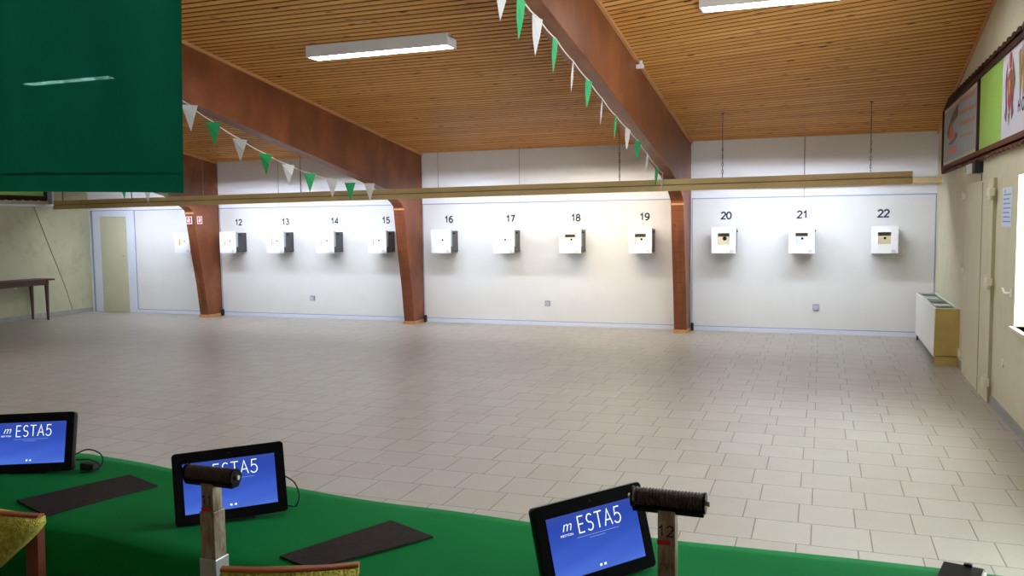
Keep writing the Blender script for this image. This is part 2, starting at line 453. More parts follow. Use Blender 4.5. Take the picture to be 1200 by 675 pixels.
# grooved board ceiling
def board(mb, x0, x1, y, w=.070, th=.018):
    """one board from x0 to x1, underside following the roof, edges chamfered"""
    vs = []
    for x in (x0, x1):
        for dy, dz in ((0, .003), (.004, 0), (w-.004, 0), (w, .003), (w, th), (0, th)):
            vs.append((x, y-dy, zc(x, y-dy)+dz))
    mb.add(vs, [(0,1,2,3,4,5), (11,10,9,8,7,6)]+[(i, 6+i, 6+(i+1)%6, (i+1)%6) for i in range(6)])
cb = MB()
y = -.005
while y > YF+.1:
    board(cb, XL, XB, y); board(cb, XB, 0, y); y -= .1
struct(cb.build('ceiling', 'ceiling'))
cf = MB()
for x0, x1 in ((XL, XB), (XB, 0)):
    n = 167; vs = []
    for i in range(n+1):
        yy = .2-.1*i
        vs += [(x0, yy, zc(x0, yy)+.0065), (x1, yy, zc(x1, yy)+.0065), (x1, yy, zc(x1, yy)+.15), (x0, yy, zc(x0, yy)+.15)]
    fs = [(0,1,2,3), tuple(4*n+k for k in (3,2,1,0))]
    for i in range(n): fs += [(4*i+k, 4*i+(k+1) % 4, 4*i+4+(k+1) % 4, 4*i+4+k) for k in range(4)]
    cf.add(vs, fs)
struct(cf.build('ceiling', 'ceiling_groove_shade'))  # shallow backing sheet that paints the grooves as dark lines of shade
# cornice strips where the boards meet the side and back walls
def slopestrip(x0, x1, h, mat, name):
    n = MB(); vs = []
    for yy in (-.02, YF+.05):
        for x, dz in ((x0, 0), (x1, 0), (x1, -h), (x0, -h)): vs.append((x, yy, zc((x0+x1)/2, yy)+dz))
    n.add(vs, [(0,1,2,3), (7,6,5,4), (0,4,5,1), (1,5,6,2), (2,6,7,3), (3,7,4,0)])
    return n
struct(slopestrip(-.022, -.001, .045, '', '').build('trim_7', 'trim_wood'))
struct(slopestrip(XL+.001, XL+.022, .045, '', '').build('trim_8', 'trim_wood'))

# ------------------------------------------------------------------ doors
d1 = struct(MB().box(-15.36, -15.16, -.02, .012, 0, 2.03).box(-14.50, -14.305, -.02, .012, 0.0, 2.03).box(-15.16, -14.5, -.02, .012, 1.915, 2.03).build('door_1', 'white_board', bevel=.004))
MB().box(-15.155, -14.505, -.034, .008, .01, 1.91).build('door_leaf', 'door_beige', d1, bevel=.003)
h = MB().disc((-14.575, -.036, 1.14), (0, -1, 0), .022, 14, .012); h.tube([(-14.575, -.045, 1.14), (-14.575, -.085, 1.14), (-14.65, -.085, 1.14)], .009, 8)
h.build('door_handle', 'bright_alu', d1, smooth=True)
MB().box(-15.40, -15.365, -.026, .01, 0, 2.04).box(-14.305, -14.285, -.01, .01, 0, 2.04).box(-15.4, -14.29, -.01, .01, 2.03, 2.045).build('door_edge_strip', 'seam_blue', d1)
d2 = struct(MB().box(-.03, 0, -4.56, -2.92, .0, 2.055).build('door_2', 'door_cream', bevel=.004))
MB().box(-.036, -.028, -4.02, -4.00, .0, 2.04).box(-.028, 0, -4.576, -4.562, 0, 2.06).build('door_gap_strip', 'pipe_olive', d2)
for z in (.2, 1.12, 1.93):
    MB().box(-.075, -.03, -4.66, -4.50, z-.035, z+.035).tube([(-.06, -4.6, z-.07), (-.06, -4.6, z+.07)], .016, 10).build('hinge', 'hinge_cream', d2, bevel=.004)
    MB().box(-.05, -.0, -2.93, -2.80, z-.03, z+.03).box(-.06, -.045, -2.86, -2.84, z-.045, z+.055).build('hinge', 'hinge_cream', d2)

# ------------------------------------------------------------------ laminated timber frames: post, knee and rafter in one piece
def frame(xr, label, w=.19):
    bx = xr-w
    t = empty('timber_frame', (xr-w/2, -.2, 0), label, 'beam', 'laminated timber frames')
    prof = [(0.0, .05), (-.40, .05), (-.47, .6), (-.58, 1.2), (-.70, 1.94), (-.715, 1.99), (-.80, 2.05), (-.95, 2.12), (-1.22, 2.245), (-2.0, 2.41), (-3.3, 2.64), (-4.5, 2.86), (-5.75, 3.07), (-9, 3.6), (-14.5, 4.5), (YF+.02, 4.8),
            (YF+.02, zc(-4, YF+.02)-.004), (0.008, H0-.004)]
    MB().prism([(bx, y, z) for y, z in prof], (w, 0, 0)).build('post_and_rafter', 'beam', t, bevel=.008)
    m = MB().box(bx-.012, xr+.012, -.415, .0, 0, .05)
    m.build('foot_board', 'trim_wood', t, bevel=.003)
    s = MB(); vs = []
    for yy in (-.02, YF+.05):
        for x, dz in ((xr, 0), (xr+.03, 0), (xr+.03, -.035), (xr, -.035)): vs.append((x, yy, zc(XB-1, yy)-.002+dz))
    s.add(vs, [(0,1,2,3), (7,6,5,4), (0,4,5,1), (1,5,6,2), (2,6,7,3), (3,7,4,0)]); s.build('cover_strip', 'trim_wood', t)
    MB().box(bx-.004, xr+.004, -.712, -.69, 1.93, 1.955).build('knee_strip', 'trim_wood', t)
    return t
tf3 = frame(-3.41, 'reddish brown laminated timber post and rafter between target boxes 19 and 20')
tf2 = frame(-7.985, 'reddish brown laminated timber post and rafter between target boxes 15 and 16')
tf1 = frame(-12.262, 'reddish brown laminated timber post with two red square signs, left of target box 12')
MB().tube([(-3.36, -4.0, 3.44), (-3.36, -4.0, 3.39)], .02, 8).box(-3.405, -3.33, -4.03, -3.97, 3.36, 3.40).build('cable_clip', 'sticker_white', tf3)

# ------------------------------------------------------------------ hydrant signs on the first post
def red_sign(loc, facing, label):
    t = empty('safety_sign', loc, label, 'sign')
    a = Vector((1,0,0)) if facing == 'front' else Vector((0,1,0)); n = Vector((0,-1,0)) if facing == 'front' else Vector((1,0,0))
    z = Vector((0,0,1)); L = Vector(loc)
    def slab(s0, s1, z0, z1, d0, d1): return [L+a*s0+z*z0+n*d0, L+a*s1+z*z0+n*d0, L+a*s1+z*z1+n*d0, L+a*s0+z*z1+n*d0], n*(d1-d0)
    s = .068
    p, d = slab(-s, s, -s, s, 0, .003); MB().prism(p, d).build('white_border', 'sticker_white', t)
    p, d = slab(-s+.012, s-.012, -s+.012, s-.012, .003, .004); MB().prism(p, d).build('red_field', 'sign_red', t)
    m = MB(); pts = [L+a*(.022*math.cos(q))+z*(.034*math.sin(q)+.002)+n*.005 for q in [PI*2*k/20 for k in range(21)]]
    m.tube(pts, .006, 6); m.tube([L+a*.02+z*.03+n*.005, L-a*.012-z*.03+n*.005], .006, 6)
    m.tube([L-a*.03+z*.0+n*.005, L-a*.03-z*.03+n*.005], .005, 6); m.build('hose_symbol', 'sticker_white', t)
red_sign((-12.362, -.70, 1.815), 'front', 'small red square sign with white hose symbol, left one on the timber post')
red_sign((-12.262, -.535, 1.815), 'side', 'small red square sign with white hose symbol, right one on the timber post')

# ------------------------------------------------------------------ electronic target boxes
BX = {22-k: -.6836-1.0977*k for k in range(3)}
BX.update({19-k: -4.1276-1.1215*k for k in range(4)}); BX.update({15-k: -8.6971-1.0398*k for k in range(5)})
def make_box():
    t = empty('target_box', (0, 0, 0))
    W, Hh, D = .3543, .3863, .3375; w = W/2; h = Hh/2
    ox0, ox1, oz0, oz1 = -.085, .085, -.063, .106      # opening
    # front cover plate with the opening
    c = MB(); yb, yf = -D+.016, -D
    c.box(-w, ox0, yf, yb, -h, h).box(ox1, w, yf, yb, -h, h).box(ox0, ox1, yf, yb, oz1, h).box(ox0, ox1, yf, yb, -h, oz0)
    c.build('front_cover', 'target_cover', t, True, bevel=.0015)
    f = MB().box(w-.004, w-.001, -D+.016, -D+.075, -h*.45, h-.004).box(-w+.001, -w+.004, -D+.016, -D+.075, -h*.45, h-.004).box(-w+.001, w-.001, -D+.016, -D+.075, h-.006, h-.002)
    f.build('cover_flange', 'target_flange', t, True)
    b = MB(); bw = w-.012
    z0, z1 = -h+.006, h-.02
    b.box(-bw, bw, -.012, -.001, z0, z1).box(-bw, -bw+.006, -D+.018, -.012, z0, z1).box(bw-.006, bw, -D+.018, -.012, z0, z1)
    b.box(-bw+.006, bw-.006, -D+.018, -.012, z0, z0+.006).box(-bw+.006, bw-.006, -D+.018, -.012, z1-.006, z1)
    b.build('housing', 'target_body', t, True, bevel=.001)
    # lit chamber behind the opening
    i = MB(); yb2 = -D+.055
    i.box(ox0-.03, ox0-.026, -D+.017, yb2+.02, oz0-.02, oz1+.02).box(ox1+.026, ox1+.03, -D+.017, yb2+.02, oz0-.02, oz1+.02).box(ox0-.03, ox1+.03, yb2+.02, yb2+.024, oz0-.02, oz1+.02).box(ox0-.026, ox1+.026, -D+.02, yb2+.02, oz0-.024, oz0-.02)
    i.build('target_chamber', 'target_inner', t, True)
    k = MB().box(ox0-.012, ox1+.012, yb2, yb2+.003, oz0-.01, oz1-.052).build('target_card', 'target_card', t, True)
    MB().disc((.008, yb2-.001, .022), (0, -1, 0), .0175, 24, .001).build('bullseye', 'ink_black', k, True)
    o = MB().box(ox0-.021, ox0-.013, yb2-.022, yb2-.001, oz0+.016, oz1-.03).build('orange_edge', 'orange_card', t, True)
    MB().box(ox0-.02, ox1+.02, -D+.022, -D+.03, oz1+.004, oz1+.012).build('lamp_strip', 'target_lamp_white', t, True)
    MB().box(w-.09, w-.02, -D-.0008, -D, -h+.012, -h+.022).box(w-.085, w-.03, -D-.0008, -D, -h+.03, -h+.048).build('maker_label', 'label_grey', t, True)
    MB().box(w-.014, w-.002, -.20, -.17, h-.075, h-.045).tube([(w-.002, -.185, h-.06), (w+.014, -.185, h-.06)], .01, 10).build('latch', 'matte_black', t, True)
    return t
proto = make_box()
warm_lamp = M['target_lamp']
look = {11: 'white electronic target box at the far left, partly behind the signed timber post',
        12: 'white electronic target box with black housing under the number 12', 13: 'white electronic target box with black housing under the number 13',
        14: 'white electronic target box with black housing under the number 14', 15: 'white electronic target box under the number 15, beside the timber post',
        16: 'white electronic target box under the number 16', 17: 'white electronic target box under the number 17', 18: 'white electronic target box under the number 18',
        19: 'white electronic target box under the number 19, beside the timber post', 20: 'white electronic target box with a large black bullseye under the number 20',
        21: 'white electronic target box with a small black bullseye under the number 21', 22: 'white electronic target box under the number 22, nearest the right wall'}
for k in range(22, 10, -1):
    o = proto if k == 22 else copy_tree(proto)
    o.location = (BX[k], 0, 1.4); o['label'] = look[k]; o['category'] = 'target'; o['group'] = 'electronic target boxes on the back wall'
    for ch in o.children:
        if ch.name.startswith('lamp_strip') and k <= 17:
            ch.data = ch.data.copy(); ch.data.materials[0] = warm_lamp if k <= 15 else M['target_lamp_white']
        if ch.name.startswith('lamp_strip') and k >= 18:
            ch.data = ch.data.copy(); ch.data.materials[0] = M['target_inner']
        if ch.name.startswith('target_chamber') and k <= 17:
            ch.data = ch.data.copy(); ch.data.materials[0] = M['target_card']
        if ch.name.startswith('target_card'):
            ch.data = ch.data.copy(); ch.data.materials[0] = M['card_blue' if k == 21 else 'card_cream' if k in (20, 22) else 'target_card']
        if ch.name.startswith('target_card') and k == 20:
            for g in ch.children: g.scale = (1.7, 1, 1.7); g.location = (-.003, 0, -.012)
    if k > 11:
        n = letters(str(k), .110, .0225, 'number_blue', 'wall_number', None, (0, 0, 0), RX90, gap=.06, th=.001, xs=1.08)
        n.location = (BX[k], -.0005, 1.768)
        tag(n, 'dark blue number %d painted on the white wall' % k, 'number', 'lane numbers on the back wall')

# ------------------------------------------------------------------ sockets
for nm, (x, z), lab in (('', (-10.233, .37), 'grey wall socket below target boxes 13 and 14'), ('', (-5.734, .37), 'grey wall socket below target box 17'), ('', (-1.579, .40), 'grey wall socket below target box 21')):
    t = empty('wall_socket', (x, 0, z), lab, 'socket', 'grey sockets on the back wall')
    MB().box(-.043, .043, -.035, 0, -.045, .045).build('socket_box', 'socket_grey', t, True, bevel=.005)
    MB().box(-.034, .034, -.042, -.035, -.034, .03).build('flap_cover', 'label_grey', t, True, bevel=.003)

# ------------------------------------------------------------------ hanging light bar in front of the targets
def zb(x): return 2.228-(x+.43)*(-.0061)      # underside runs slightly down to the left
BL, BR, BY = -14.72, -.44, -1.5
t = empty('light_bar', ((BL+BR)/2, BY, 2.15), 'long olive tan wooden bar hung on chains in front of the targets', 'light bar')
def lbar(y0, y1, d0, d1):
    vs = [(x, y, zb(x)-.0625+d) for x in (BL, BR) for (y, d) in ((y0, d0), (y1, d0), (y1, d1), (y0, d1))]
    return MB().add(vs, [(0,1,2,3), (7,6,5,4), (0,4,5,1), (1,5,6,2), (2,6,7,3), (3,7,4,0)])
lbar(BY, BY+.02, .052, .122).build('upper_board', 'bar_wood', t, bevel=.002)
lbar(BY+.014, BY+.03, .02, .06).build('groove_board', 'bar_wood_dark', t)
lbar(BY-.012, BY+.02, -.038, .036).build('lower_board', 'bar_wood', t, bevel=.002)
lbar(BY+.02, BY+.12, .095, .115).build('top_board', 'bar_wood', t)
for k, (x0, x1, mt) in enumerate(((-14.6, -12.65, 'tube_target'), (-12.15, -10.3, 'tube_target'), (-10.2, -8.3, 'tube_target'), (-7.85, -6.0, 'tube_target'), (-5.7, -3.75, 'tube_warm'), (-3.2, -.7, 'tube_target'))):
    def strip(a0, a1, d0, d1):      # slab across the tilted lamp: a along the slope, d along its normal (towards the wall foot)
        cy, ey, ny = BY+.38, Vector((0, .84, .54)), Vector((0, .54, -.84)); vs = []
        for x in (x0, x1):
            c = Vector((x, cy, zb(x)-.035))
            vs += [c+ey*a0+ny*d0, c+ey*a1+ny*d0, c+ey*a1+ny*d1, c+ey*a0+ny*d1]
        return MB().add(vs, [(0,1,2,3), (7,6,5,4), (0,4,5,1), (1,5,6,2), (2,6,7,3), (3,7,4,0)])
    strip(-.03, .03, 0, .004).build('fluorescent_strip', mt, t)
    strip(-.036, .036, -.012, -.001).build('strip_backing', 'lamp_housing', t)
    MB().box(x0-.02, x1+.02, BY+.28, BY+.50, zb((x0+x1)/2)+.0, zb((x0+x1)/2)+.04).box(x0-.02, x0, BY+.36, BY+.40, zb(x0)-.05, zb(x0)-.006).box(x1, x1+.02, BY+.36, BY+.40, zb(x1)-.05, zb(x1)-.006).box(x0+.3, x0+.34, BY+.03, BY+.33, zb(x0)+.045, zb(x0)+.06).box(x1-.34, x1-.3, BY+.03, BY+.33, zb(x0)+.045, zb(x0)+.06).build('tube_tray', 'lamp_housing', t)
tag(MB().box(-3.38, 0, -.52, -.44, 2.165, 2.24).build('wall_rail', 'bar_end', bevel=.004), 'pale wooden rail reaching the right wall behind the hanging bar', 'rail')
def chain(x, y, z0, z1, label):
    m = MB()
    n = int((z1-z0)*.5/.05)
    for i in range(n):
        zz = z0+.025+i*.05; pts = []
        for q in range(9):
            a = 2*PI*q/8; c, s_ = .009*math.cos(a), .03*math.sin(a)
            pts.append((x+(c if i % 2 else 0), y+(0 if i % 2 else c), zz+s_))
        m.tube(pts, .0042, 5)
    m.tube([(x, y, z0+n*.05), (x, y, z1)], .005, 6)
    m.disc((x, y, z1-.012), (0, 0, 1), .02, 10, .014)
    tag(m.build('hanging_chain', 'chain_iron'), label, 'chain', 'chains holding the light bar')
for x, lab in ((-2.77, 'dark iron chain holding the bar above target box 20'), (-.93, 'dark iron chain holding the bar above target box 22'),
               (-4.18, 'dark iron chain holding the bar above target box 19, by the rafter'), (-9.42, 'dark iron chain holding the bar near target box 14'),
               (-12.9, 'dark iron chain holding the bar just left of the signed timber post'), (-14.5, 'dark iron chain at the left end of the hanging bar')):
    chain(x, BY+.01, zb(x)+.06, zc(x, BY)+.0, lab)
for x, lab in ((-1.74, 'thin wire from the ceiling to the bar above target box 21'), (-7.20, 'thin wire from ceiling to bar in front of the middle timber post'), (-11.75, 'thin wire from ceiling to bar in front of the left timber post')):
    yy = -1.02
    tag(MB().tube([(x, yy, zb(x)+.05), (x, yy, zc(x, yy))], .004, 6).build('hanging_wire', 'wire'), lab, 'wire', 'thin wires above the light bar')

# ------------------------------------------------------------------ ceiling lamps
def lamp(x0, x1, y, label, mt='tube_cool'):
    z = zc(min(x0, XB), y)
    if x1 > XB: z = zc((x0+x1)/2, y)-.02
    t = empty('ceiling_lamp', ((x0+x1)/2, y, z), label, 'lamp', 'fluorescent ceiling lamps')
    m = MB().box(x0, x1, y-.02, y, z-.12, z+.01).box(x0, x1, y+.19, y+.21, z-.12, z-.0).box(x0, x0+.02, y, y+.19, z-.12, z).box(x1-.02, x1, y, y+.19, z-.12, z).box(x0, x1, y, y+.19, z-.03, z-.01)
    m.build('housing', 'lamp_housing', t, bevel=.003)
    MB().box(x0+.03, x1-.03, y+.004, y+.186, z-.114, z-.104).build('diffuser', mt, t)
    return t
lamp(-6.76, -5.08, -5.25, 'white fluorescent ceiling lamp in the middle bay')
lamp(-2.56, -.88, -5.25, 'white fluorescent ceiling lamp cut off at the top, in the right bay')
lamp(-11.0, -9.32, -5.25, 'white fluorescent ceiling lamp showing faintly through the green curtain')
lamp(-6.76, -5.08, -9.4, 'unseen fluorescent ceiling lamp added as fill light above the shooting tables, middle bay')  # this row is out of view, added to fill the near hall with light
lamp(-2.56, -.88, -9.4, 'unseen fluorescent ceiling lamp added as fill light above the shooting tables, right bay')
lamp(-11.0, -9.32, -9.4, 'unseen fluorescent ceiling lamp added as fill light above the shooting tables, left bay')
tag(MB().tube([(-1.66, -5.0, zc(-1.66, -5.0)), (-1.66, -5.0, zc(-1.66, -5.0)-.05), (-1.70, -4.99, zc(-1.66, -5.0)-.08), (-1.73, -4.98, zc(-1.66, -5.0)-.05)], .005, 6).build('ceiling_hook', 'sticker_white'), 'small white hook screwed into the ceiling beside the right lamp', 'hook')

# ------------------------------------------------------------------ bunting
def bunting(flags, label, extra0=None, extra1=None, face=0):
    """flags: (u, v of top centre, depth, colour)"""
    pts = [CAMP+ray(u, v)*d for u, v, d, c in flags]
    path = ([Vector(extra0)] if extra0 else [])+pts+([Vector(extra1)] if extra1 else [])
    lo = min(p.z for p in path)
    t = empty('bunting', (pts[0].x, pts[0].y, lo), label, 'bunting')
    dense = []
    for i in range(len(path)-1):
        for k in range(4): dense.append(path[i].lerp(path[i+1], k/4)-Vector((0, 0, .012*math.sin(PI*k/4))))
    dense.append(path[-1]); MB().tube(dense, .0045, 5).build('string', 'string', t)
    for i, (p, fl) in enumerate(zip(pts, flags)):
        j = path.index(p); a = path[max(j-1, 0)]; b = path[min(j+1, len(path)-1)]
        d = (b-a).normalized(); w = .072; hh = .235
        q = random.Random(i*7+int(flags[0][0])).uniform(-.35, .35)
        dh = (Vector((d.x, d.y, 0)).normalized()*(1-face)+Vector((RT.x, RT.y, 0)).normalized()*face).normalized(); dh.rotate(Matrix.Rotation(q, 3, 'Z'))
        n = Vector((-dh.y, dh.x, 0))
        A = p-dh*w+Vector((0, 0, -d.z*w*(1-.5*face))); B = p+dh*w+Vector((0, 0, d.z*w*(1-.5*face))); T = p+Vector((0, 0, -hh))+n*.02
        Mi = (A+T)/2+n*.008; Mj = (B+T)/2-n*.006
        th = n*.0012
        m = MB(); m.add([A, B, Mj, T, Mi, A+th, B+th, Mj+th, T+th, Mi+th], [(0,1,2,4), (4,2,3), (5,9,7,6), (9,8,7), (0,5,6,1), (1,6,7,2), (2,7,8,3), (3,8,9,4), (4,9,5,0)])
        m.build('flag', 'flag_green' if fl[3] == 'g' else 'flag_white', t)
# depth along the optical axis
b1 = [(198, 104, 7.0, 'g'), (222, 123, 7.7, 'w'), (250, 143, 8.4, 'g'), (281, 163, 8.9, 'w'), (311, 180, 9.5, 'g'), (338, 193, 10.0, 'w'), (363, 203, 10.5, 'g'), (389, 210, 10.9, 'w'), (410, 214, 11.2, 'g'), (433, 215, 11.4, 'w')]
bunting(b1, 'green and white pennant string running from behind the curtain to the middle post', (-8.6, -7.6, 3.6), (-8.05, -1.55, 2.26), .85)
b2 = [(589, -28, 4.6, 'w'), (611, -2, 4.9, 'g'), (630, 20, 5.3, 'w'), (651, 45, 5.8, 'g'), (672, 72, 6.5, 'w'), (690, 94, 7.2, 'g'), (706, 116, 7.9, 'w'), (722, 136, 8.6, 'g'), (736, 151, 9.3, 'w'), (748, 165, 9.9, 'g'), (759, 181, 10.3, 'w'), (770, 196, 10.7, 'g'), (777, 203, 11.0, 'w')]
bunting(b2, 'green and white pennant string running along the right rafter', None, (-3.63, -1.56, 2.24))
b3 = [(62, 196, 11.9, 'g'), (100, 208, 12.0, 'w'), (144, 214, 12.1, 'g'), (172, 219, 12.0, 'w'), (196, 215, 12.0, 'g')]
bunting(b3, 'pennant string showing only its tips below the green curtain', None, (-12.5, -1.52, 2.4))

# ------------------------------------------------------------------ green curtain
def curtain():
    x0, x1, y = -7.9, -4.195, -10.2
    nx, nz = 150, 24; vs = []; fs = []
    for j in range(nz+1):
        f = j/nz
        for i in range(nx+1):
            s = i/nx; x = x0+(x1-x0)*s
            zbot = 1.868+(x1-x)*.030; ztop = zc(x, y)-.06
            z = zbot+(ztop-zbot)*f
            a = .03*(.35+.65*f)
            dy = a*math.sin(s*39+.7*math.sin(f*2.2))+.10*math.sin(s*17+2+f*1.6)*(.35+.65*f)+.01*math.sin(s*83)*f
            ex = -.012*(1-f)*0
            vs.append((x+.012*math.sin(s*50)*(f*.6)-.014*f*s, y+dy, z))
    for j in range(nz):
        for i in range(nx): fs.append((j*(nx+1)+i, j*(nx+1)+i+1, (j+1)*(nx+1)+i+1, (j+1)*(nx+1)+i))
    t = empty('curtain', ((x0+x1)/2, y, 1.87), 'dark green cloth curtain hanging from the ceiling at upper left', 'curtain')
    o = MB().add(vs, fs).build('fabric', 'curtain', t, smooth=True)
    
    # folded hem
    hv = []; hf = []; n = nx
    for i in range(nx+1):
        b = Vector(vs[i]); hv += [b+Vector((0, -.003, .080)), b+Vector((0, -.003, .092))]
    for i in range(nx):
        hf.append((i*2, i*2+1, i*2+3, i*2+2))
    MB().add(hv, hf).build('hem', 'curtain', t, smooth=True)
    z = zc(x0, y)-.045
    MB().tube([(x0-.05, y, z), (x1+.03, y, z)], .014, 10).build('curtain_rod', 'bright_alu', t)
curtain()

# ------------------------------------------------------------------ long shooting table with the green cloth
def table():
    # trestle table below
    t = empty('shooting_table', (-3.0, -11.1, 0), 'long trestle table under the green cloth along the firing line', 'table')
    MB().box(-6.3, -.35, -11.32, -10.88, .705, .732).build('table_top', 'dark_chair_wood', t, bevel=.004)
    for x in (-6.1, -4.55, -2.3, -.55):
        for y in (-11.25, -10.95):
            MB().box(x-.02, x+.02, y-.02, y+.02, 0, .715).build('leg', 'matte_black', t)
    edge = [(-6.5, -10.62), (-5.0, -10.60), (-4.37, -10.61), (-3.75, -10.70), (-3.25, -10.75), (-2.53, -10.80), (-1.82, -10.83), (-1.09, -10.80), (-.3, -10.80)]
    near = [(-6.5, -11.36), (-3.8, -11.36), (-3.6, -11.34), (-3.05, -11.42), (-2.0, -11.42), (-.3, -11.42)]
    def lerp(L, x):
        for (a, ya), (b, yb) in zip(L, L[1:]):
            if a <= x <= b: return ya+(yb-ya)*(x-a)/(b-a)
        return L[-1][1]
    nx = 170; rows = []
    rr = random.Random(3)
    for i in range(nx+1):
        x = -6.5+6.2*i/nx; yf = lerp(edge, x)+.004*math.sin(x*9); yn = lerp(near, x)+.006*math.sin(x*6.3)
        col = []
        fold = .012*math.sin(x*11)+.008*math.sin(x*23+1)
        col.append((x, yf+.012+fold*.6, .748-.20+.008*math.sin(x*5)))
        col.append((x, yf+.010+fold*.3, .748-.10)); col.append((x, yf+.004, .738)); 
        for k in range(13):
            s = k/12; yy = yf+(yn-yf)*s
            z = .748+.0022*math.sin(x*7+s*5)+.0018*math.sin(x*3.1-s*9)+(.005*math.exp(-((s-.12-.06*math.sin(x*2.2))/.03)**2))*(.5+.5*math.sin(x*1.3+1))
            if k in (0, 12): z -= .003
            col.append((x, yy, z))
        f2 = .014*math.sin(x*9+1)+.008*math.sin(x*19)
        col.append((x, yn-.006, .735)); col.append((x, yn-.012+f2*.4, .64)); col.append((x, yn-.014+f2, .565+.012*math.sin(x*3.3)))
        rows.append(col)
    n = len(rows[0]); vs = [v for c in rows for v in c]; fs = []
    for i in range(nx):
        for k in range(n-1): fs.append((i*n+k, i*n+k+1, (i+1)*n+k+1, (i+1)*n+k))
    o = MB().add(vs, fs).build('tablecloth', 'tablecloth', smooth=True)
    so = o.modifiers.new('thick', 'SOLIDIFY'); so.thickness = .002; so.offset = 1
    tag(o, 'bright green cloth covering the long shooting table', 'tablecloth')
table()
ZT = .7535

# ------------------------------------------------------------------ tablets
TW, TH, TD = .352, .232, .02
def make_tablet(loc, yaw, tilt, roll, label):
    t = empty('tablet_monitor', (loc[0], loc[1], loc[2]), label, 'monitor', 'lane monitors on the green table', rz=yaw)
    Rm = Matrix.Rotation(-tilt, 4, 'X') @ Matrix.Rotation(-roll, 4, 'Y')      # +z up, front faces -y
    def xf(mb): return mb.xf(Rm)
    w = TW/2
    c = MB()
    # rounded rectangle casing
    r = .012; pts = []
    for cx, cz, a0 in ((w-r, r, -PI/2), (w-r, TH-r, 0), (-w+r, TH-r, PI/2), (-w+r, r, PI)):
        for k in range(6): a = a0+PI/2*k/5; pts.append((cx+r*math.cos(a), 0, cz+r*math.sin(a)))
    c.prism(pts, (0, TD, 0)); xf(c).build('casing', 'black_plastic', t, True, bevel=.002)
    c = MB(); c.prism([(x*.985, TD, TH/2+(z-TH/2)*.985) for x, y, z in pts], (0, .012, 0)); xf(c).build('back_shell', 'tablet_back', t, True)
    sw, s0, s1 = w-.031, .034, TH-.036
    s = MB().box(-sw, sw, -.0012, .0002, s0, s1)
    so = s.build('screen', 'screen', t, True); so.matrix_local = Rm
    # the writing on the screen
    def tx(txt, size, x, z, mat='screen_text', off=0, sh=0, xs=1, nm='lettering'):
        return text_mesh(txt, size, mat, nm, so, (x, -.0018, z), RX90, extr=.0002, offset=off, shear=sh, xs=xs)
    letters('ESTA5', .047, .0032, 'screen_text', 'lettering', so, (.018, -.0014, s1-.034), RX90, gap=.13, xs=.86)
    tx('m', .040, -.088, s1-.030, off=-.0004, sh=.35, nm='logo')
    tx('MEYTON', .0085, -.090, s1-.0525, nm='logo_name', xs=1.15)
    MB().box(-.06, .075, -.0019, -.0013, s1-.0665, s1-.0655).box(-.022, .03, -.0019, -.0013, s1-.0735, s1-.0725).build('small_print', 'screen_faint', so, True)
    MB().box(-.006, .001, -.0019, -.0013, s0+.010, s0+.016).box(.008, .015, -.0019, -.0013, s0+.010, s0+.016).build('screen_icons', 'screen_text', so, True)
    MB().disc((0, -.0015, TH-.016), (0, -1, 0), .003, 12, .001).xf(Rm).build('camera_lens', 'matte_black', t, True)
    # foot behind
    y1 = TD+.03; zt = TH*.62
    top = Rm @ Vector((0, TD+.01, zt)); 
    ft = MB(); ft.prism([(-.045, top.y, top.z), (-.045, top.y+.02, top.z), (-.045, top.y+.075, -loc[2]+ZT+.004), (-.045, top.y+.05, -loc[2]+ZT+.001)], (.09, 0, 0))
    ft.box(-.07, .07, .0, top.y+.09, -loc[2]+ZT, -loc[2]+ZT+.006)
    ft.build('stand', 'matte_black', t, True)
    return t
T1 = make_tablet((-4.365, -10.935, ZT+.005), .355, .279, .03, 'black tablet monitor with blue screen cut by the left picture edge')
T2 = make_tablet((-3.236, -11.119, ZT+.005), .70, .245, .03, 'black tablet monitor with blue screen behind the left roller rest')
T3 = make_tablet((-1.965, -11.21, ZT+.004), .862, .27, .045, 'black tablet monitor with blue screen beside the right roller rest')
def cable(pts, par=None, label=None, r=.0028):
    P = [Vector(p) for p in pts]; d = []
    for i in range(len(P)-1):
        p0 = P[max(i-1, 0)]; p1 = P[i]; p2 = P[i+1]; p3 = P[min(i+2, len(P)-1)]
        for k in range(6):
            s = k/6; d.append(.5*((2*p1)+(p2-p0)*s+(2*p0-5*p1+4*p2-p3)*s*s+(-p0+3*p1-3*p2+p3)*s**3))
    d.append(P[-1]); m = MB().tube(d, r, 6)
    o = m.build('power_cable', 'cable', smooth=True); tag(o, label, 'cable', 'black monitor cables'); return o
cable([(-4.21, -10.84, .82), (-4.165, -10.82, .838), (-4.125, -10.80, .818), (-4.115, -10.80, .785), (-4.15, -10.80, ZT+.004), (-4.24, -10.78, ZT+.004)], label='black cable looping behind the leftmost tablet monitor')
cable([(-4.20, -10.85, .80), (-4.15, -10.83, .80), (-4.11, -10.82, .782), (-4.12, -10.84, ZT+.01), (-4.16, -10.87, ZT+.004)], label='black cable lying curled on the cloth right of the leftmost monitor')
cable([(-3.14, -10.97, .87), (-3.10, -10.97, .85), (-3.078, -10.975, .81), (-3.088, -10.98, .775), (-3.13, -10.95, ZT+.006), (-3.2, -10.95, ZT+.004)], label='black cable hanging beside the middle tablet monitor')
# plug block behind the first monitor
tag(MB().box(-4.20, -4.13, -10.835, -10.80, ZT, ZT+.03).build('power_adapter', 'matte_black', bevel=.005), 'black power adapter on the cloth behind the leftmost monitor', 'adapter')

